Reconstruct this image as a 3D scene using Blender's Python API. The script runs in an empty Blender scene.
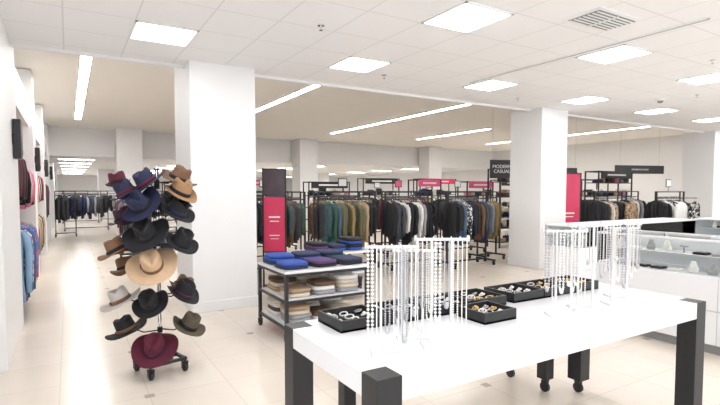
import bpy, math, random
from mathutils import Vector, Matrix
random.seed(7)
S=bpy.context.scene
# ------------------------------------------------------------ materials
MATS={}
def mat(name,col,rough=0.6,metal=0.0,var=0.0,scale=20,emit=0,bump=0.0,trans=0):
    if name in MATS: return MATS[name]
    m=bpy.data.materials.new(name); m.use_nodes=True
    nt=m.node_tree; b=nt.nodes['Principled BSDF']
    b.inputs['Base Color'].default_value=(*col,1); b.inputs['Roughness'].default_value=rough
    b.inputs['Metallic'].default_value=metal
    if var>0 or bump>0:
        tc=nt.nodes.new('ShaderNodeTexCoord'); n=nt.nodes.new('ShaderNodeTexNoise')
        n.inputs['Scale'].default_value=scale; n.inputs['Detail'].default_value=4
        nt.links.new(tc.outputs['Object'],n.inputs['Vector'])
        if var>0:
            r=nt.nodes.new('ShaderNodeMixRGB')
            r.inputs[1].default_value=(*[c*(1-var) for c in col],1)
            r.inputs[2].default_value=(*[min(1,c*(1+var)) for c in col],1)
            nt.links.new(n.outputs['Fac'],r.inputs[0]); nt.links.new(r.outputs[0],b.inputs['Base Color'])
        if bump>0:
            bp=nt.nodes.new('ShaderNodeBump'); bp.inputs['Strength'].default_value=bump
            bp.inputs['Distance'].default_value=0.005
            nt.links.new(n.outputs['Fac'],bp.inputs['Height']); nt.links.new(bp.outputs[0],b.inputs['Normal'])
    if emit>0:
        b.inputs['Emission Color'].default_value=(*col,1); b.inputs['Emission Strength'].default_value=emit
    MATS[name]=m; return m
def glassmat(name):
    m=bpy.data.materials.new(name); m.use_nodes=True; nt=m.node_tree
    for n in list(nt.nodes): nt.nodes.remove(n)
    o=nt.nodes.new('ShaderNodeOutputMaterial'); mx=nt.nodes.new('ShaderNodeMixShader')
    t=nt.nodes.new('ShaderNodeBsdfTransparent'); g=nt.nodes.new('ShaderNodeBsdfGlossy')
    g.inputs['Roughness'].default_value=0.03; t.inputs[0].default_value=(.985,1,.995,1)
    f=nt.nodes.new('ShaderNodeFresnel'); f.inputs['IOR'].default_value=1.2
    nt.links.new(f.outputs[0],mx.inputs[0]); nt.links.new(t.outputs[0],mx.inputs[1]); nt.links.new(g.outputs[0],mx.inputs[2])
    nt.links.new(mx.outputs[0],o.inputs[0]); MATS[name]=m; return m
def gridmat(name,c1,c2,mortar,w,h,msize,rough,off=(0,0),var=0.0,spec=0.5,dots=False):
    m=bpy.data.materials.new(name); m.use_nodes=True; nt=m.node_tree; b=nt.nodes['Principled BSDF']
    tc=nt.nodes.new('ShaderNodeTexCoord'); mp=nt.nodes.new('ShaderNodeMapping')
    mp.inputs['Location'].default_value=(off[0],off[1],0)
    br=nt.nodes.new('ShaderNodeTexBrick'); br.offset=0; br.squash=1
    br.inputs['Scale'].default_value=1; br.inputs['Brick Width'].default_value=w; br.inputs['Row Height'].default_value=h
    br.inputs['Mortar Size'].default_value=msize; br.inputs['Mortar Smooth'].default_value=0.1
    br.inputs['Color1'].default_value=(*c1,1); br.inputs['Color2'].default_value=(*c2,1); br.inputs['Mortar'].default_value=(*mortar,1)
    nt.links.new(tc.outputs['Object'],mp.inputs[0]); nt.links.new(mp.outputs[0],br.inputs['Vector'])
    n=nt.nodes.new('ShaderNodeTexNoise'); n.inputs['Scale'].default_value=6 if dots else 60; n.inputs['Detail'].default_value=5
    nt.links.new(tc.outputs['Object'],n.inputs['Vector'])
    mx=nt.nodes.new('ShaderNodeMixRGB'); mx.blend_type='MULTIPLY'; mx.inputs[0].default_value=var
    nt.links.new(br.outputs[0],mx.inputs[1])
    gm=nt.nodes.new('ShaderNodeRGBToBW'); nt.links.new(n.outputs['Color'],gm.inputs[0]); nt.links.new(gm.outputs[0],mx.inputs[2])
    out=mx.outputs[0]
    if dots:
        sx=nt.nodes.new('ShaderNodeSeparateXYZ'); nt.links.new(mp.outputs[0],sx.inputs[0])
        fs=[]
        for k in (0,1):
            d=nt.nodes.new('ShaderNodeMath'); d.operation='DIVIDE'; d.inputs[1].default_value=w*2
            nt.links.new(sx.outputs[k],d.inputs[0])
            f=nt.nodes.new('ShaderNodeMath'); f.operation='FRACT'; nt.links.new(d.outputs[0],f.inputs[0])
            s=nt.nodes.new('ShaderNodeMath'); s.operation='SUBTRACT'; s.inputs[1].default_value=.5; nt.links.new(f.outputs[0],s.inputs[0])
            a=nt.nodes.new('ShaderNodeMath'); a.operation='ABSOLUTE'; nt.links.new(s.outputs[0],a.inputs[0])
            l=nt.nodes.new('ShaderNodeMath'); l.operation='LESS_THAN'; l.inputs[1].default_value=.03; nt.links.new(a.outputs[0],l.inputs[0])
            fs.append(l)
        mu=nt.nodes.new('ShaderNodeMath'); mu.operation='MULTIPLY'
        nt.links.new(fs[0].outputs[0],mu.inputs[0]); nt.links.new(fs[1].outputs[0],mu.inputs[1])
        m2=nt.nodes.new('ShaderNodeMixRGB'); m2.inputs[2].default_value=(.45,.39,.33,1)
        nt.links.new(mu.outputs[0],m2.inputs[0]); nt.links.new(out,m2.inputs[1]); out=m2.outputs[0]
    nt.links.new(out,b.inputs['Base Color'])
    b.inputs['Roughness'].default_value=rough; b.inputs['Specular IOR Level'].default_value=spec
    return m
# ------------------------------------------------------------ mesh builder
class MB:
    def __init__(s): s.v=[]; s.f=[]; s.m=[]; s.sm=[]; s.mats=[]; s.M=Matrix.Identity(4)
    def mi(s,m):
        if m not in s.mats: s.mats.append(m)
        return s.mats.index(m)
    def add(s,vs,fs,m,smooth=False):
        o=len(s.v); i=s.mi(m)
        s.v+= [tuple(s.M@Vector(p)) for p in vs]
        for f in fs: s.f.append([o+k for k in f]); s.m.append(i); s.sm.append(smooth)
    def box(s,c,d,m,rz=0):
        x,y,z=d[0]/2,d[1]/2,d[2]/2; ca,sa=math.cos(rz),math.sin(rz)
        vs=[]
        for k in ((-x,-y,-z),(x,-y,-z),(x,y,-z),(-x,y,-z),(-x,-y,z),(x,-y,z),(x,y,z),(-x,y,z)):
            vs.append((c[0]+k[0]*ca-k[1]*sa,c[1]+k[0]*sa+k[1]*ca,c[2]+k[2]))
        s.add(vs,[(0,3,2,1),(4,5,6,7),(0,1,5,4),(1,2,6,5),(2,3,7,6),(3,0,4,7)],m)
    def bx(s,a,b,m): s.box([(a[i]+b[i])/2 for i in range(3)],[abs(b[i]-a[i]) for i in range(3)],m)
    def cyl(s,p0,p1,r0,m,r1=None,n=10,smooth=True):
        r1=r0 if r1 is None else r1
        p0=Vector(p0);p1=Vector(p1); d=(p1-p0).normalized()
        a=d.orthogonal().normalized(); b=d.cross(a)
        vs=[]
        for p,r in ((p0,r0),(p1,r1)):
            for k in range(n):
                t=2*math.pi*k/n; vs.append(p+a*r*math.cos(t)+b*r*math.sin(t))
        s.add(vs,[(k,(k+1)%n,n+(k+1)%n,n+k) for k in range(n)],m,smooth)
        s.add(vs,[tuple(range(n-1,-1,-1)),tuple(range(n,2*n))],m)
    def tube(s,pts,r,m,n=6):
        pts=[Vector(p) for p in pts]; vs=[]; rs=r if isinstance(r,(list,tuple)) else [r]*len(pts)
        prev=None
        for i,p in enumerate(pts):
            d=(pts[min(i+1,len(pts)-1)]-pts[max(i-1,0)]).normalized()
            a=d.orthogonal().normalized() if prev is None else (prev-d*prev.dot(d)).normalized()
            prev=a; b=d.cross(a)
            for k in range(n):
                t=2*math.pi*k/n; vs.append(p+(a*math.cos(t)+b*math.sin(t))*rs[i])
        fs=[]
        for i in range(len(pts)-1):
            for k in range(n): fs.append((i*n+k,i*n+(k+1)%n,(i+1)*n+(k+1)%n,(i+1)*n+k))
        fs.append(tuple(range(n-1,-1,-1))); L=(len(pts)-1)*n; fs.append(tuple(range(L,L+n)))
        s.add(vs,fs,m,True)
    def sph(s,c,r,m,n=8,k=5,sz=1):
        vs=[(c[0],c[1],c[2]+r*sz)]
        for i in range(1,k):
            ph=math.pi*i/k
            for j in range(n):
                t=2*math.pi*j/n; vs.append((c[0]+r*math.sin(ph)*math.cos(t),c[1]+r*math.sin(ph)*math.sin(t),c[2]+r*sz*math.cos(ph)))
        vs.append((c[0],c[1],c[2]-r*sz)); fs=[]
        for j in range(n): fs.append((0,1+j,1+(j+1)%n))
        for i in range(k-2):
            for j in range(n): fs.append((1+i*n+j,1+(i+1)*n+j,1+(i+1)*n+(j+1)%n,1+i*n+(j+1)%n))
        e=len(vs)-1
        for j in range(n): fs.append((e,1+(k-2)*n+(j+1)%n,1+(k-2)*n+j))
        s.add(vs,fs,m,True)
    def loft(s,rings,m,smooth=True,cap=True):
        n=len(rings[0]); vs=[p for r in rings for p in r]; fs=[]
        for i in range(len(rings)-1):
            for k in range(n): fs.append((i*n+k,i*n+(k+1)%n,(i+1)*n+(k+1)%n,(i+1)*n+k))
        if cap: fs.append(tuple(range(n-1,-1,-1))); L=(len(rings)-1)*n; fs.append(tuple(range(L,L+n)))
        s.add(vs,fs,m,smooth)
    def soft(s,c,d,m,rz=0):   # folded, rounded slab
        rings=[]; N=16
        for t,q in ((-.5,.9),(-.38,1),(0,1.02),(.38,1),(.5,.88)):
            r=[]
            for k in range(N):
                a=2*math.pi*k/N; ca,sa=math.cos(a),math.sin(a)
                x=d[0]/2*q*math.copysign(abs(ca)**.45,ca); y=d[1]/2*q*math.copysign(abs(sa)**.45,sa)
                r.append((c[0]+x*math.cos(rz)-y*math.sin(rz),c[1]+x*math.sin(rz)+y*math.cos(rz),c[2]+t*d[2]))
            rings.append(r)
        s.loft(rings,m)
    def build(s,name,loc=(0,0,0),rz=0,bevel=0,rot=None):
        me=bpy.data.meshes.new(name); me.from_pydata(s.v,[],s.f); me.update()
        for m in s.mats: me.materials.append(m)
        me.polygons.foreach_set('material_index',s.m); me.polygons.foreach_set('use_smooth',s.sm)
        o=bpy.data.objects.new(name,me); S.collection.objects.link(o); o.location=loc; o.rotation_euler=(0,0,rz)
        if rot is not None: o.rotation_mode='QUATERNION'; o.rotation_quaternion=rot
        if bevel:
            b=o.modifiers.new('bevel','BEVEL'); b.width=bevel; b.segments=2; b.limit_method='ANGLE'
        return o
def caster(mb,x,y,m,mw,r=.035,zt=.1):
    mb.cyl((x-.012,y,r),(x+.012,y,r),r,mw,n=14)
    mb.box((x-.02,y,r+.02),(.006,.04,.06),m); mb.box((x+.02,y,r+.02),(.006,.04,.06),m)
    mb.box((x,y,r+.05),(.05,.045,.01),m); mb.cyl((x,y,r+.05),(x,y,zt),.008,m)

white=mat('white_paint',(.87,.87,.875),.55,var=.02,scale=3)
warm=mat('warm_white_paint',(.95,.92,.86),.7,var=.02,scale=2)
lacq=mat('white_lacquer',(.78,.78,.80),.22,var=.01)
blk=mat('black_metal',(.015,.015,.017),.4,var=.2,scale=30)
blkw=mat('black_wood',(.016,.016,.018),.45,var=.25,scale=40,bump=.1)
rub=mat('rubber',(.03,.03,.03),.7,var=.1)
chrome=mat('chrome',(.75,.75,.77),.15,1.0,var=.03)
pearl=mat('pearl',(.80,.78,.75),.25,var=.06,scale=80)
silver=mat('silver_chain',(.5,.5,.53),.3,.8,var=.1)
gold=mat('gold',(.75,.52,.22),.28,.9,var=.1)
panel=mat('light_diffuser',(1,1,1),.5,emit=12.5)
strip=mat('strip_diffuser',(1,.98,.95),.5,emit=46)
panelf=mat('far_diffuser',(1,1,1),.5,emit=20)
gr=mat('vent_grey',(.25,.25,.25),.6,var=.1)
lgr=mat('light_grey',(.5,.5,.5),.5,var=.05)
glass=glassmat('showcase_glass')
red=mat('red_print',(.62,.03,.10),.3,var=.2,scale=4)
pink=mat('pink_print',(.72,.10,.24),.3,var=.2,scale=4)
signw=mat('sign_white',(.82,.82,.82),.5,var=.02)
# ------------------------------------------------------------ room shell
fl=gridmat('floor_tile',(.78,.695,.60),(.81,.73,.645),(.67,.59,.51),.6,.6,.004,.24,off=(.1,.2),var=.10,dots=True,spec=.6)
ce=gridmat('ceiling_tile',(.93,.93,.935),(.92,.92,.925),(.78,.78,.78),.6,.66667,.007,.9,off=(0,.1667),var=.03,spec=.1)
def slab(name,a,b,m):
    mb=MB(); mb.bx(a,b,m); return mb.build(name)
XL,XR=-1.1,20; YF=44
slab('floor',(XL-.2,-3,-.1),(XR+.2,YF+.2,0),fl)
slab('ceiling',(XL-.2,-3,3.24),(XR+.2,6.7,3.7),ce)
slab('ceiling_high',(XL-.2,6.7,3.7),(XR+.2,19,3.9),warm)
slab('ceiling_far',(XL-.2,19,2.75),(XR+.2,YF+.2,3.9),white)
slab('wall_left',(XL-.2,2,0),(XL,YF,3.7),white)
slab('wall_back',(XL,YF,0),(XR,YF+.2,2.75),white)
slab('wall_right',(XR,-3,0),(XR+.2,YF,3.7),white)
mb=MB()
for y0,y1 in ((5.2,7.0),(10.2,10.9),(14.2,14.9),(18.2,18.9),(24,24.7),(30,30.7)):
    mb.bx((XL,y0,0),(-.5,y1,3.68 if y0<19 else 2.74),white)
mb.bx((XL,5.2,2.7),(-.55,19,3.2),white)
mb.build('wall_left_pilasters')
mb=MB()
for y0,y1 in ((7.0,10.2),(10.9,14.2),(14.9,18.2),(18.9,24),(24.7,30)):
    mb.bx((XL,y0+.05,.12),(XL+.03,y1-.05,2.6),gr if y0<11 else blk)
    k=.2
    while k<2.6: mb.bx((XL+.03,y0+.05,k),(XL+.036,y1-.05,k+.012),blk); k+=.15
mb.build('wall_left_slat_panels')
mb=MB()
for y in (7.0,10.9,14.9): mb.bx((XL,y,0),(XL+.05,y+3.2,.12),white)
mb.build('baseboard_left')
slab('trim_1',(XL,6.7,3.2),(XR,6.74,3.26),white)
def column(x,y,h,d=.8,w=.8):
    mb=MB(); mb.bx((0,0,0),(w,d,h),white)
    mb.bx((-.012,-.012,0),(w+.012,d+.012,.14),white)
    mb.bx((-.006,-.006,h-.05),(w+.006,d+.006,h),white)
    mb.build('column',(x,y,0),bevel=.006)
column(1.35,6.42,3.69,1.0,.86)
for x in (8.1,15.3): column(x,6.42,3.24)
for x in (1.42,8.1,14.8): column(x,18.15,3.69)
for x in (1.42,8.1,14.8): column(x,30,2.74)
# ------------------------------------------------------------ ceiling lights
def light_panel(x,y,z,w,d,m=panel):
    mb=MB(); t=.02
    mb.bx((-w/2,-d/2,-.012),(w/2,-d/2+t,0),white); mb.bx((-w/2,d/2-t,-.012),(w/2,d/2,0),white)
    mb.bx((-w/2,-d/2,-.012),(-w/2+t,d/2,0),white); mb.bx((w/2-t,-d/2,-.012),(w/2,d/2,0),white)
    mb.bx((-w/2+t,-d/2+t,-.006),(w/2-t,d/2-t,0),m)
    mb.build('ceiling_light_panel',(x,y,z))
for y in (-.5,1.5,3.5,5.5):
    for x in (.9,3.3,5.7,8.1,10.5,12.9,15.3,17.7): light_panel(x,y,3.24,.6,.62)
for x,y0,y1 in ((.3,8.6,16.6),(4.3,8.6,13.6),(8.4,8.6,16),(12.4,12,16),(16.4,8.6,16)):
    mb=MB(); L=y1-y0
    mb.bx((-.1,-L/2,-.015),(-.075,L/2,0),white); mb.bx((.075,-L/2,-.015),(.1,L/2,0),white)
    mb.bx((-.075,-L/2,-.008),(.075,L/2,0),strip); mb.build('ceiling_strip_light',(x,(y0+y1)/2,3.7))
for y in (21,24,27,31,35,39):
    for x in (.3,4.6,10,16): light_panel(x,y,2.75,1.2,.6,panelf)
mb=MB(); mb.bx((-.33,-.2,-.01),(.33,.2,0),white)
mb.bx((-.29,-.16,-.014),(.29,.16,-.01),gr)
for i in range(7): mb.box((0,-.14+i*.047,-.02),(.58,.018,.006),white)
mb.box((0,0,-.022),(.02,.33,.008),white)
mb.build('air_vent',(4.45,2.86,3.24))
mb=MB(); mb.bx((-.014,-1.6,-.016),(.014,1.6,0),lgr); mb.bx((-.03,-1.6,-.012),(-.014,1.6,0),white); mb.bx((.014,-1.6,-.012),(.03,1.6,0),white)
mb.build('ceiling_track',(5.27,3.9,3.24))
for x,y in ((2.2,4.4),(3.9,5.8),(6.9,6.0),(9.3,4.2),(7,3.0)):
    mb=MB(); mb.cyl((0,0,-.006),(0,0,0),.035,chrome,n=16); mb.cyl((0,0,-.045),(0,0,0),.01,chrome); mb.cyl((0,0,-.05),(0,0,-.045),.02,chrome,n=12)
    mb.build('ceiling_sprinkler',(x,y,3.24))
for x,y in ((9.2,4.75),):
    mb=MB(); mb.cyl((0,0,-.03),(0,0,0),.08,white,n=20); mb.sph((0,0,-.035),.05,gr,n=16,k=8,sz=.7); mb.build('security_dome_camera',(x,y,3.238))
# ------------------------------------------------------------ fabrics
def fab(n,c,v=.12): return mat('fabric_'+n,c,.85,var=v,scale=14,bump=.3)
F=dict(black=fab('black',(.016,.016,.020)),char=fab('charcoal',(.06,.06,.07)),navy=fab('navy',(.022,.03,.08)),blue=fab('blue',(.03,.08,.36)),
 teal=fab('teal',(.025,.10,.11)),green=fab('green',(.045,.10,.06)),olive=fab('olive',(.14,.135,.07)),must=fab('mustard',(.28,.20,.08)),
 white=fab('white',(.78,.77,.75),.03),cream=fab('cream',(.64,.56,.46),.05),tan=fab('tan',(.40,.28,.18)),brown=fab('brown',(.13,.075,.045)),
 maroon=fab('maroon',(.16,.015,.04)),red=fab('red',(.5,.03,.07)),purple=fab('purple',(.09,.04,.14)),grey=fab('grey',(.33,.33,.35)),lblue=fab('light_blue',(.28,.45,.65)),pink=fab('pink',(.6,.2,.3)),denim=fab('denim',(.07,.12,.20)))
# patterned cloth (blotchy prints)
def printfab(name,a,b,sc):
    m=bpy.data.materials.new('fabric_'+name); m.use_nodes=True; nt=m.node_tree; p=nt.nodes['Principled BSDF']; p.inputs['Roughness'].default_value=.85
    tc=nt.nodes.new('ShaderNodeTexCoord'); v=nt.nodes.new('ShaderNodeTexVoronoi'); v.inputs['Scale'].default_value=sc
    r=nt.nodes.new('ShaderNodeValToRGB'); r.color_ramp.interpolation='CONSTANT'
    r.color_ramp.elements[0].color=(*a,1); r.color_ramp.elements[1].color=(*b,1); r.color_ramp.elements[1].position=.45
    nt.links.new(tc.outputs['Object'],v.inputs['Vector']); nt.links.new(v.outputs['Distance'],r.inputs[0]); nt.links.new(r.outputs[0],p.inputs['Base Color']); F[name]=m
printfab('print_bw',(.75,.74,.72),(.02,.02,.02),22)
printfab('print_leopard',(.06,.035,.02),(.45,.31,.19),30)
printfab('print_blue',(.65,.12,.2),(.08,.2,.5),14)
printfab('print_floral',(.8,.75,.7),(.1,.2,.45),12)
def garment(mb,x,z,w,h,m,ang=0,y=0,sleeve=True,th=.034,lite=False):
    def P(a,b,c): return (x+a*math.cos(ang)-b*math.sin(ang),y+a*math.sin(ang)+b*math.cos(ang),z+c)
    ph=random.uniform(0,6); rings=[]; N=12
    for c,hw,t in ((-.075,.05,.6),(-.085,.08,.8),(-.12,w*.40,1),(-.17,w*.5,1.1),(-.32,w*.45,1.2),(-h*.6,w*.43,1.0),(-h*.85,w*.46,1.2),(-h,w*.48,1.3)):
        r=[]
        for k in range(N):
            a=2*math.pi*k/N
            wob=.014*math.sin(a*3+ph)*(-c/h)
            r.append(P(math.cos(a)*th*t+wob,math.sin(a)*hw,c+.01*math.sin(a*2+ph)*(1 if c<-.5 else 0)))
        rings.append(r)
    mb.loft(rings,m)
    if sleeve:
        for s in (-1,1):
            sl=h*.72
            mb.tube([P(0,s*w*.42,-.13),P(.004,s*w*.52,-.2),P(.01,s*w*.57,-.36),P(-.006,s*w*.56,-.36-sl*.3),P(.0,s*w*.55,-.17-sl)],[.03,.044,.042,.038,.03],m,n=7)
    mb.tube([P(0,0,-.08),P(0,0,-.03),P(0,.012,.006),P(0,-.01,.012),P(0,-.016,0)],.003,chrome,n=4)
MIX=['black','black','char','olive','denim','grey','brown','black','cream','navy']
def rack(loc,L,pal,rz=0,zb=1.42,glen=.86,sp=.05,name='clothing_rack',sign=False,front=None):
    mb=MB()
    for s in (-1,1):
        x=s*L/2
        mb.box((x,0,(zb+.25)/2),(.03,.03,zb+.05),blk)
        mb.box((x,0,.11),(.04,.55,.035),blk)
        for yy in (-.24,.24): caster(mb,x,yy,blk,rub,zt=.1)
    mb.cyl((-L/2,0,zb),(L/2,0,zb),.014,blk)
    mb.box((0,0,zb+.14),(L,.025,.025),blk)
    mb.box((0,0,.12),(L,.03,.03),blk)
    n=int((L-.1)/sp)
    for i in range(n):
        m=F[pal[min(len(pal)-1,int(i/n*len(pal)))]]
        q=random.random()
        if q<.15: m=F[random.choice(pal)]
        elif q<.35: m=F[random.choice(MIX)]
        garment(mb,-L/2+.07+i*sp+random.uniform(-.014,.014),zb,random.uniform(.34,.47),glen*random.uniform(.76,1.12),m,ang=random.uniform(-.25,.25),sleeve=random.random()<.85)
    if front:  # face-out garments on an arm toward the aisle
        for k,(fx,c) in enumerate(front):
            mb.tube([(fx,0,zb),(fx,-.3,zb),(fx,-.42,zb+.0)],.009,blk)
            garment(mb,fx,zb,.42,glen*.9,F[c],ang=math.pi/2+.1,y=-.38)
    if sign:
        mb.cyl((0,0,zb+.15),(0,0,zb+.26),.006,blk); mb.box((0,0,zb+.36),(.24,.012,.2),blk); mb.box((0,-.008,zb+.36),(.2,.006,.16),signw if sign==1 else sign)
    return mb.build(name,(loc[0],loc[1],0),rz)
rack((3.45,8.75),1.1,['green','teal','denim','teal','char','green'])
rack((4.75,8.35),1.3,['teal','green','olive','must','olive','tan','black'])
rack((6.05,8.05),1.2,['black','char','white','black','white','cream','black'])
rack((7.2,7.55),1.1,['black','denim','print_bw','navy','black','navy','char'])
rack((8.3,8.05),.6,['tan','brown','must','olive'])
rack((3.9,10.4),1.5,['denim','green','navy','maroon']); rack((5.55,10.0),1.5,['olive','tan','brown','must'],sign=1)
rack((7.1,9.6),1.4,['black','cream','grey','black','maroon']); rack((8.6,9.2),1.1,['navy','tan','black','brown'])
rack((4.4,12.2),1.6,['denim','teal','navy','black'],sign=1); rack((6.3,11.8),1.6,['brown','grey','char','tan'])
rack((8.1,11.3),1.6,['black','char','red','black'],sign=pink); rack((9.9,10.8),1.5,['black','white','navy'],sign=1)
rack((5.2,14.4),1.6,['grey','black','white','purple'],sign=1); rack((7.4,13.7),1.6,['black','green','denim'])
rack((9.4,14.4),1.6,['black','cream','navy'],sign=1); rack((11.4,14),1.6,['black','tan','white'],sign=1); rack((5.2,16.5),1.5,['char','black','white'],sign=1)
rack((10.7,6.55),1.25,['black','print_leopard','brown','black','tan','black'],front=[(.2,'print_leopard')])
rack((12.0,5.9),1.2,['black','white','print_bw','black','white','black','char'],front=[(-.3,'white'),(.3,'print_bw')])
rack((13.3,6.6),1.2,['black','white','char','print_bw','black'],sign=1)
rack((12.2,8.0),1.4,['black','char','maroon','black']); rack((13.5,7.7),.8,['black','white','grey','black'])
rack((17,6.8),1.2,['black','char','white'])
rack((1.35,13.8),1.2,['black','purple','black','char'],rz=1.5708)
rack((1.25,11.8),1.2,['char','black','green','maroon'],rz=1.5708)
rack((2.6,12.0),1.2,['char','black','green'],rz=1.5708)
rack((1.5,15.9),1.3,['navy','black','maroon'],rz=1.5708)
rack((3.3,14.5),1.3,['black','olive','char'])
rack((0.6,22),1.5,['black','navy','char']); rack((2.6,24),1.5,['black','red','char']); rack((0.5,27),1.5,['black','char']); rack((3.2,20.5),1.5,['black','char','denim'])
rack((-.1,19.5),.6,['black','char','navy']); rack((2.2,28),1.6,['black','grey','red']); rack((0.2,33),1.6,['black','char']); rack((4.8,26),1.6,['black','char'])
# ------------------------------------------------------------ gondola shelves
def gondola(loc,L,H,pal,rz=0,header=None):
    mb=MB(); D=.45
    for sx in (-1,1):
        for sy in (-1,1): mb.box((sx*L/2,sy*D/2,H/2),(.035,.035,H),blk)
        mb.box((sx*L/2,0,H-.02),(.035,D,.035),blk)
    for sy in (-1,1): mb.box((0,sy*D/2,H-.02),(L,.035,.035),blk)
    z=.15; random.seed(int(loc[0]*17+loc[1]))
    while z<H-.35:
        mb.box((0,0,z),(L,D,.025),blk)
        x=-L/2+.12
        while x<L/2-.1:
            w=random.uniform(.1,.22); h=random.uniform(.12,.26)
            m=F[random.choice(pal)]
            if random.random()<.5:
                for k in range(int(h/.05)): mb.soft((x+w/2,-.05,z+.04+k*.05),(w,.3,.048),m)
            else:
                mb.soft((x+w/2,-.05,z+.0125+h*.35),(w,.14,h*.7),m)
                mb.tube([(x+w*.25,-.05,z+h*.7),(x+w*.35,-.05,z+h*1.0),(x+w*.65,-.05,z+h*1.0),(x+w*.75,-.05,z+h*.7)],.007,m)
            x+=w+.05
        z+=.42
    if header:
        mb.box((0,-D/2-.025,H-.12),(L*.9,.02,.22),header)
        mb.box((0,-D/2-.037,H-.12),(L*.55,.004,.05),signw)
    mb.build('display_shelf',(loc[0],loc[1],0),rz)
dp=['black','brown','tan','char','white','black','navy','cream','grey','pink']
gondola((10.9,9.6),1.5,2.2,dp); gondola((10.1,12.6),1.0,1.95,dp,header=pink); gondola((12.0,12.2),1.2,1.9,dp,header=pink)
gondola((12.6,9.4),1.2,2.15,dp,header=blk); gondola((14.9,9.2),1.8,2.2,dp,header=blk); gondola((7.9,15.4),1.6,1.9,dp,header=blk)
gondola((5.9,17.9),1.4,2.0,dp,header=pink); gondola((11.3,17.2),1.8,2.1,dp,header=blk); gondola((13.8,16.5),2,2.1,dp,header=red); gondola((14.6,13),1.6,2,dp,header=blk); gondola((16.6,11),1.6,2,dp)
gondola((3.6,17.7),1.6,1.9,dp)
random.seed(11)
# ------------------------------------------------------------ wall clothes on the left
def wallrail(y0,y1,z,pal,glen,x=-.82):
    L=y1-y0; mb=MB()
    mb.cyl((-L/2,0,z),(L/2,0,z),.014,blk)
    for s in (-1,0,1):
        mb.box((s*(L/2-.02),.14,z),(.02,.28,.02),blk)
        mb.box((s*(L/2-.02),.25,z/2+.3),(.03,.02,z+.4),blk)
    n=int((L-.1)/.055)
    for i in range(n): garment(mb,-L/2+.06+i*.055,z,random.uniform(.4,.46),glen*random.uniform(.9,1.05),F[random.choice(pal)],ang=random.uniform(-.1,.1))
    mb.build('wall_clothing_rail',(x,(y0+y1)/2,0),math.pi/2)
wallrail(7.08,8.5,1.22,['blue','lblue','print_blue','print_floral','print_blue','denim','lblue'],1.0,x=-.68)
wallrail(7.08,8.5,2.2,['black','char','black','maroon'],.75,x=-.78)
wallrail(8.7,10.1,1.15,['maroon','tan','cream','grey'],.9,x=-.76)
wallrail(8.7,10.1,2.05,['red','black','white','pink'],.7,x=-.76)
wallrail(11,14.1,1.15,['tan','brown','cream','black'],.9,x=-.79)
wallrail(11,14.1,2.05,['red','white','black'],.7,x=-.79)
wallrail(15,18,1.9,['black','char','maroon'],1.2,x=-.79)
for y in (6.45,10.5,14.5,18.5):
    mb=MB(); mb.box((.045,0,0),(.07,.2,.42),blk); mb.box((.082,0,.02),(.006,.16,.3),gr); mb.box((.005,0,0),(.01,.08,.12),blk)
    mb.cyl((.082,0,-.14),(.09,0,-.14),.03,gr,n=14)
    mb.build('wall_speaker',(-.5,y,2.15),bevel=.004)
# ------------------------------------------------------------ poster stands & signs
dark=mat('dark_print',(.06,.04,.05),.3,var=.5,scale=5)
def poster(loc,w,z0,z1,face,rz=0,name='poster_stand',split=None):
    mb=MB(); t=.025
    for s in (-1,1): mb.box((s*w/2,0,z1/2),(t,t,z1),blk)
    mb.box((0,0,z1-.015),(w,t,t),blk); mb.box((0,0,z0),(w,t,t),blk)
    for s in (-1,1): mb.box((s*w/2,0,.015),(.05,.45,.03),blk)
    mb.box((0,0,.03),(w,.04,.03),blk)
    if split:
        mb.box((0,0,(z0+split)/2),(w-t,.012,split-z0-t),face); mb.box((0,0,(split+z1)/2),(w-t,.012,z1-split-t),dark)
    else: mb.box((0,0,(z0+z1)/2),(w-t,.012,z1-z0-t),face)
    h=z1-z0
    mb.box((0,-.009,z0+h*.42),(w*.5,.004,h*.02),signw); mb.box((0,-.009,z0+h*.37),(w*.4,.004,h*.012),signw)
    mb.box((0,-.009,z0+h*.2),(w*.45,.004,h*.01),signw); mb.box((0,-.009,z0+h*.16),(w*.35,.004,h*.008),signw)
    return mb.build(name,(loc[0],loc[1],0),rz)
poster((2.84,7.38),.36,.6,1.95,red,rz=-.5,split=1.5)
poster((9.45,6.75),.55,.45,1.98,red,rz=-.4)
def wallsign(loc,w,h,txt,rz=0):
    e=bpy.data.objects.new('hanging_sign',None); S.collection.objects.link(e); e.location=loc; e.rotation_euler=(0,0,rz)
    mb=MB(); mb.box((0,0,0),(w,.03,h),blk)
    for s in (-1,1): mb.cyl((s*w*.4,0,h/2),(s*w*.4,0,3.7-loc[2]),.003,lgr,n=5)
    o=mb.build('board'); o.parent=e
    c=bpy.data.curves.new('lettering','FONT'); c.body=txt; c.size=h*.26; c.align_x='CENTER'; c.align_y='CENTER'; c.extrude=.002
    t=bpy.data.objects.new('lettering',c); S.collection.objects.link(t); c.materials.append(signw)
    t.parent=e; t.location=(0,-.019,0); t.rotation_euler=(math.pi/2,0,0)
wallsign((9.35,8.6,2.13),.62,.46,'MODERN\nCASUAL',-.4)
wallsign((14.3,7.9,2.2),1.7,.24,'HANDBAGS & SHOES',-.3)
wallsign((12.6,9.0,2.0),.5,.5,'HATS',-.3)
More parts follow.
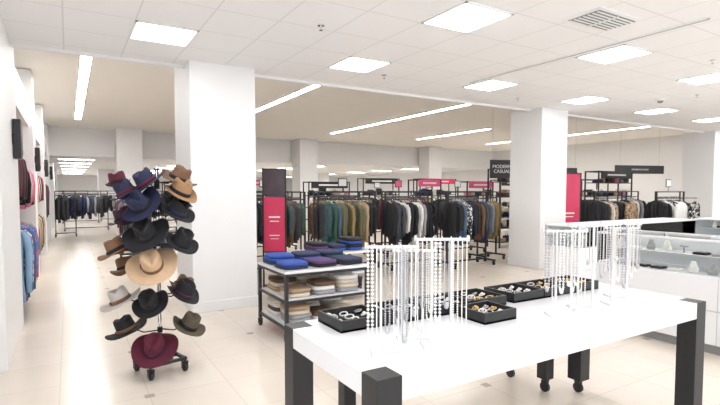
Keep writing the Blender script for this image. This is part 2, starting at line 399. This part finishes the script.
# ------------------------------------------------------------ hats
felt=lambda n,c: mat('felt_'+n,c,.8,var=.08,scale=25,bump=.15)
H=dict(navy=felt('navy',(.016,.020,.06)),black=felt('black',(.010,.010,.013)),maroon=felt('maroon',(.10,.009,.028)),brown=felt('brown',(.17,.09,.05)),
 tan=felt('tan',(.60,.41,.26)),camel=felt('camel',(.36,.21,.10)),grey=felt('grey',(.52,.48,.45)),plum=felt('plum',(.05,.012,.035)),olive=felt('olive',(.09,.07,.045)),chest=felt('chestnut',(.22,.11,.06)))
HS=Vector((.66,4.51,0)); R_=Vector((.8563,-.5165,0)); F_=Vector((.5165,.8563,0))
def hat(pos,axis,R,m,band,name,yaw=0,ch=.11,cr=.085,wave=.02):
    mb=MB(); N=40
    prof=[(0.0,ch*.80),(.3,ch*.84),(.6,ch*.97),(.82,ch*1.0),(.95,ch*.93),(1.0,ch*.75),(1.03,ch*.4),(1.06,.012),(1.10,.002)]
    rings=[]
    for q,z in prof[1:]:
        rings.append((cr*q,z,0))
    for t in (.2,.45,.7,.9,1.0): rings.append((cr*1.1+(R-cr*1.1)*t, .0,t))
    vs=[(0,0,prof[0][1])]
    for r,z,t in rings:
        for k in range(N):
            a=2*math.pi*k/N; x=r*math.cos(a); y=r*math.sin(a)
            el=1-.10*(1-t); x2=x*el*(1 if t else 1); y2=y*(1+.1*(1-t))
            zz=z
            if t==0:
                if z>ch*.6:
                    zz-= .022*math.exp(-(x/.022)**2)*(1 if r<cr*.9 else .4)
                    zz-= .012*max(0,y/cr)
                    x2*=1-.22*max(0,y/cr)
            else: zz=.004+wave*t*t*(math.cos(2*a+math.pi))*(-1)*.9 + .012*t*t*math.sin(3*a+yaw)
            vs.append((x2,y2,zz))
    fs=[(0,1+k,1+(k+1)%N) for k in range(N)]
    for i in range(len(rings)-1):
        for k in range(N): fs.append((1+i*N+k,1+(i+1)*N+k,1+(i+1)*N+(k+1)%N,1+i*N+(k+1)%N))
    mb.add(vs,fs,m,True)
    rr=[]
    for z,q in ((.004,1.09),(.006,1.12),(.032,1.085),(.034,1.04)):
        rr.append([(cr*q*.9*math.cos(2*math.pi*k/N),cr*q*1.1*math.sin(2*math.pi*k/N),z) for k in range(N)])
    mb.loft(rr,band,cap=False)
    mb.box((cr*1.0,0,.02),(.012,.035,.026),band)
    ax=Vector(axis).normalized()
    rot=Vector((0,0,1)).rotation_difference(ax) @ Matrix.Rotation(yaw,3,'Z').to_quaternion()
    o=mb.build(name,pos,rot=rot); so=o.modifiers.new('thick','SOLIDIFY'); so.thickness=.0035; so.offset=-1
    return o
hats=[(-.34,1.65,.02,.10,'maroon','black',15),(-.22,1.57,-.08,.14,'navy','maroon',30),(-.06,1.66,-.04,.185,'navy','maroon',35),(.19,1.69,.0,.155,'brown','black',25),
(.22,1.58,-.06,.155,'camel','black',30),(-.07,1.47,-.14,.175,'navy','black',50),(.19,1.41,-.05,.155,'black','navy',30),(-.28,1.34,.0,.135,'plum','black',25),
(-.03,1.23,-.15,.195,'black','black',40),(.22,1.15,-.06,.155,'black','black',35),(-.31,1.08,-.08,.17,'chest','black',28),(.02,.97,-.17,.205,'tan','brown',42),
(-.30,.90,.06,.14,'brown','black',20),(-.28,.65,-.10,.175,'grey','brown',25),(-.02,.63,-.12,.15,'black','black',38),(.22,.70,-.03,.15,'black','plum',30),
(-.25,.39,-.08,.175,'black','brown',22),(.02,.25,-.15,.19,'maroon','plum',35),(.25,.40,-.0,.15,'olive','black',28),
(.1,1.5,.2,.14,'black','black',35),(-.1,1.05,.22,.14,'navy','black',35),(.12,.7,.22,.14,'brown','black',35)]
mb=MB(); B=.15
for a in (0,1): mb.box((0,0,.12),(B*2,.03,.03) if a==0 else (.03,B*2,.03),blk)
for s in ((-1,-1),(1,-1),(1,1),(-1,1)): caster(mb,s[0]*B,s[1]*B,blk,rub,zt=.12)
for s in (-1,1):
    mb.box((0,s*B,.115),(B*2+.03,.025,.025),blk); mb.box((s*B,0,.115),(.025,B*2+.03,.025),blk)
mb.cyl((0,0,.1),(0,0,1.78),.016,chrome,n=14); mb.cyl((0,0,.12),(0,0,.2),.03,blk,n=14); mb.sph((0,0,1.79),.025,chrome)
rz=math.radians(15)
inv=Matrix.Rotation(-rz,4,'Z')
for i,(dr,z,df,R,c,b,t) in enumerate(hats):
    off=R_*dr+F_*df; out=off.normalized(); tt=math.radians(t)
    ax=out*math.sin(tt)+Vector((0,0,1))*math.cos(tt)
    hat(HS+off+Vector((0,0,z)),ax,R,H[c],H[b],'wide_brim_hat' if R>.152 else 'fedora_hat',yaw=random.uniform(-.6,.6)+math.pi,ch=.10+R*.12,cr=.062+R*.13,wave=.026)
    e=off+Vector((0,0,z))+ax*.06
    base=Vector((0,0,z-.02))
    p=[inv@base,inv@(base+off*.5+Vector((0,0,-.01))),inv@(off*.9+Vector((0,0,z+.02))),inv@e]
    mb.tube(p,.006,blk); mb.sph(p[-1],.016,blk)
    mb.cyl((0,0,z-.04),(0,0,z),.022,blk,n=12)
mb.build('hat_stand',HS,rz)
# ------------------------------------------------------------ foreground display table
def table(x0,y0,x1,y1,h,leg,th):
    mb=MB()
    mb.bx((x0+leg,y0,h-th),(x1-leg,y1,h),lacq)
    mb.bx((x0,y0+leg,h-th),(x0+leg,y1-leg,h),lacq); mb.bx((x1-leg,y0+leg,h-th),(x1,y1-leg,h),lacq)
    for x in (x0,x1-leg):
        for y in (y0,y1-leg):
            mb.bx((x,y,.11),(x+leg,y+leg,h),blkw); caster(mb,x+leg/2,y+leg/2,blk,rub,r=.04,zt=.115)
    return mb
cx,cy=2.2,1.95
table(.965-cx,1.475-cy,3.48-cx,2.38-cy,.89,.115,.10).build('display_table',(cx,cy,0),bevel=.003)
table(-.85,-.22,.85,.22,.70,.09,.06).build('nesting_table',(2.40,2.64,0),bevel=.003)
TZ=.89
def strand(mb,x,y,z,L,w,m,kind):
    N=26; pts=[]
    for i in range(N+1):
        t=i/N
        if t<.42: p=(x-w/2,y-.006,z-L*(t/.42)*.93)
        elif t>.58: p=(x+w/2,y-.006,z-L*((1-t)/.42)*.93)
        else:
            a=math.pi*(t-.42)/.16; p=(x-w/2*math.cos(a),y-.006,z-L*.93-L*.07*math.sin(a))
        pts.append(p)
    if kind==0: mb.tube(pts,.0028,m,n=5)
    else:
        mb.tube(pts,.001,m,n=3)
        r=.0045 if kind==1 else .007
        tot=2*L; n=int(tot/(r*2.1))
        for i in range(n):
            f=i/n*N; k=int(f); q=f-k; a=Vector(pts[k]); b=Vector(pts[min(k+1,N)]); c=a.lerp(b,q)
            mb.sph(c,r,m,n=6,k=4)
acr=mat('acrylic',(.80,.81,.82),.08,var=.01)
def neck_stand(loc,W,Hh,n,rz=0,mats=None,Lr=(.25,.42)):
    mb=MB()
    mb.box((0,0,.006),(.17,.12,.012),acr)
    for s in (-1,1): mb.box((s*.045,0,Hh/2),(.010,.012,Hh),acr)
    mb.box((0,0,Hh),(W+.01,.02,.012),acr)
    for s in (-1,1): mb.box((s*W/2,0,Hh+.008),(.008,.02,.02),acr)
    for i in range(n+1): mb.box((-W/2+W*i/n,-.012,Hh+.008),(.004,.006,.012),acr)
    for i in range(n):
        x=-W/2+W*(i+.5)/n
        k=random.choice((0,0,1,1,2)); m=random.choice(mats or [pearl,pearl,silver,signw])
        L=min(Hh-.03,random.uniform(*Lr))
        strand(mb,x,-.012,Hh,L,W/n*.5,m,k)
        if random.random()<.5: mb.sph((x,-.018,Hh-L),.012,m,n=8,k=6,sz=1.4)
    return mb.build('necklace_stand',(loc[0],loc[1],TZ),rz)
neck_stand((1.17,1.68),.22,.47,6,rz=-.5,Lr=(.34,.46))
neck_stand((1.43,1.66),.24,.49,6,rz=-.5,Lr=(.28,.44))
neck_stand((1.42,1.85),.20,.42,5,rz=-.5,mats=[silver,pearl,F['grey']],Lr=(.25,.36))
neck_stand((2.38,1.72),.25,.48,6,rz=-.5,Lr=(.28,.42))
neck_stand((2.64,1.76),.22,.50,5,rz=-.5,Lr=(.2,.4))
neck_stand((2.92,1.72),.25,.5,6,rz=-.5,Lr=(.25,.44))
neck_stand((3.14,1.84),.22,.46,5,rz=-.5,Lr=(.2,.35))
def tray(x,y,w=.28,d=.26,kind=0,rz=0):
    mb=MB(); h=.06
    mb.box((0,0,.006),(w,d,.012),blkw)
    for s in (-1,1): mb.box((s*(w/2-.006),0,h/2),(.012,d,h),blkw); mb.box((0,s*(d/2-.006),h/2),(w-.024,.012,h),blkw)
    for i in range(1,3): mb.box((-w/2+w*i/3,0,.022),(.005,d-.024,.02),blkw)
    for i in range(3):
        for j in range(4):
            px=-w/2+w*(i+.5)/3; py=-d/2+d*(j+.5)/4
            m=random.choice([gold,gold,pearl,silver] if kind==0 else [pearl,silver,pearl])
            rr=random.uniform(.014,.024); z=.03+random.uniform(0,.012)
            mb.tube([(px+rr*math.cos(a*.6283),py+rr*math.sin(a*.6283),z+.006*math.sin(a*.6283+i)) for a in range(11)],.004,m,n=5)
            if random.random()<.5: mb.sph((px,py,z+.004),.011,m,n=7,k=5)
    mb.build('jewelry_tray',(x,y,TZ),rz)
for x,k in ((1.28,1),(1.58,1),(1.88,1),(2.17,0),(2.52,1),(2.81,0),(3.12,0)): tray(x,2.2,kind=k)
tray(1.98,1.92,kind=0,w=.24,d=.22)
# ------------------------------------------------------------ folded clothing table
mb=MB(); W,D,Hh=1.02,.85,.76
for sx in (-1,1):
    for sy in (-1,1):
        mb.box((sx*(W/2-.02),sy*(D/2-.02),.1+(Hh-.1)/2),(.035,.035,Hh-.1),blk); caster(mb,sx*(W/2-.02),sy*(D/2-.02),blk,rub,zt=.105)
for z in (.15,.43,Hh-.05):
    for s in (-1,1):
        mb.box((0,s*(D/2-.02),z),(W-.08,.025,.025),blk); mb.box((s*(W/2-.02),0,z),(.025,D-.08,.025),blk)
mb.box((0,0,.165),(W-.06,D-.06,.02),lacq); mb.box((0,0,.445),(W-.06,D-.06,.02),lacq); mb.box((0,0,Hh-.015),(W,D,.03),lacq)
random.seed(3)
for x,y,cols in ((-.33,.2,['navy','blue','blue']),(-.33,-.2,['navy','blue']),(0,.2,['purple','blue','navy']),(0,-.2,['black','purple']),(.33,.2,['char','teal','navy']),(.33,-.2,['black','navy'])):
    for k,c in enumerate(cols): mb.soft((x+random.uniform(-.02,.02),y,Hh+.018+k*.034),(.29,.34,.036),F[c],random.uniform(-.12,.12))
for z in (.175,.455):
    for x in (-.3,0,.3):
        for y in (-.2,.2):
            for k in range(random.choice((2,3,4))): mb.soft((x+random.uniform(-.01,.01),y,z+.024+k*.046),(.27,.32,.046),F[random.choice(['cream','tan','cream','grey','white','white','brown'])],random.uniform(-.08,.08))
mb.build('folded_clothes_table',(2.40,5.05,0))
mb=MB(); W,D,Hh=.9,.6,.7
for sx in (-1,1):
    for sy in (-1,1): mb.box((sx*(W/2-.02),sy*(D/2-.02),Hh/2),(.035,.035,Hh),blk)
for z in (.12,.4): mb.box((0,0,z),(W-.04,D-.04,.02),lacq)
mb.box((0,0,Hh),(W,D,.03),lacq)
for z in (.13,.41,.715):
    for x in (-.28,0,.28):
        for k in range(random.choice((2,3,4))): mb.soft((x,0,z+.024+k*.044),(.25,.4,.044),F[random.choice(['black','char','navy','blue','black','purple'])],random.uniform(-.08,.08))
mb.build('folded_clothes_table',(3.35,6.3,0))
# ------------------------------------------------------------ showcase counters
def showcase(loc,L,D,Hh,rz=0,g0=.76,solid=False):
    mb=MB()
    mb.bx((-L/2+.04,-D/2+.05,0),(L/2-.04,D/2-.04,.1),gr)
    mb.bx((-L/2,-D/2,.1),(L/2,D/2,g0),lacq)
    mb.box((0,-D/2-.003,.43),(L*.98,.006,.01),lgr)
    n=max(1,round(L/1.2))
    for i in range(1,n): mb.box((-L/2+L*i/n,-D/2-.002,(.1+g0)/2),(.006,.006,g0-.1),lgr)
    for s in (-1,1):
        for q in (-1,1): mb.box((s*(L/2-.01),q*(D/2-.01),(g0+Hh)/2),(.02,.02,Hh-g0),chrome)
    mb.box((0,-D/2+.004,(g0+Hh)/2),(L-.05,.006,Hh-g0-.03),glass)
    for s in (-1,1): mb.box((s*(L/2-.004),0,(g0+Hh)/2),(.006,D-.05,Hh-g0-.03),glass)
    mb.bx((-L/2+.03,D/2-.04,g0),(L/2-.03,D/2-.02,Hh-.02),lacq)
    for s in (-1,1):
        mb.box((0,s*(D/2-.012),Hh-.012),(L,.024,.024),lacq); mb.box((s*(L/2-.012),0,Hh-.012),(.024,D-.05,.024),lacq)
    mb.box((0,0,Hh-.01),(L-.05,D-.05,.008),white if solid else glass)
    mb.box((0,.06,(g0+Hh)/2-.01),(L-.06,D*.5,.008),acr)
    x=-L/2+.12
    while x<L/2-.1:
        for z,y in ((g0,-.16),((g0+Hh)/2-.005,0)):
            t=random.random()
            if t<.5:
                mb.box((x,y,z+.012),(.12,.12,.02),random.choice([F['white'],F['grey'],F['black']]))
                for k in range(5): mb.sph((x-.04+k*.02,y-.02,z+.028),.007,random.choice([gold,silver]),n=6,k=4)
            elif t<.85:
                mb.loft([[(x+r*math.cos(a*.785),y+r*.6*math.sin(a*.785),z+.004+h) for a in range(8)] for r,h in ((.045,0),(.05,.04),(.03,.08),(.022,.11))],random.choice([F['white'],F['grey']]))
                mb.tube([(x+.03*math.cos(a*.5),y-.03,z+.07-.03*math.sin(a*.5)) for a in range(7)],.003,gold,n=4)
            else:
                mb.cyl((x,y,z),(x,y,z+.06),.01,F['grey'],n=8); mb.tube([(x-.04,y,z+.07),(x,y,z+.07),(x+.04,y,z+.07)],.010,F['grey'])
        x+=.17
    return mb.build('jewelry_showcase',(loc[0],loc[1],0),rz,bevel=.002)
showcase((5.6,2.15),2.5,.6,1.12,rz=-math.pi/2)
showcase((8.0,4.6),3.4,.6,1.08,solid=True)
showcase((11.3,4.2),2.6,.6,1.08,solid=True)
# ------------------------------------------------------------ world, camera
w=bpy.data.worlds.new('World'); S.world=w; w.use_nodes=True
w.node_tree.nodes['Background'].inputs[0].default_value=(.94,.965,1,1); w.node_tree.nodes['Background'].inputs[1].default_value=1.7
cam=bpy.data.cameras.new('camera'); co=bpy.data.objects.new('camera',cam); S.collection.objects.link(co)
co.location=(0,0,1.6); co.rotation_euler=(math.radians(90-3),0,math.radians(-31.1))
cam.sensor_width=36; cam.lens=24.15; cam.shift_y=13/720; cam.clip_start=.05; cam.clip_end=200
S.camera=co
S.view_settings.view_transform='Standard'; S.view_settings.exposure=0.22
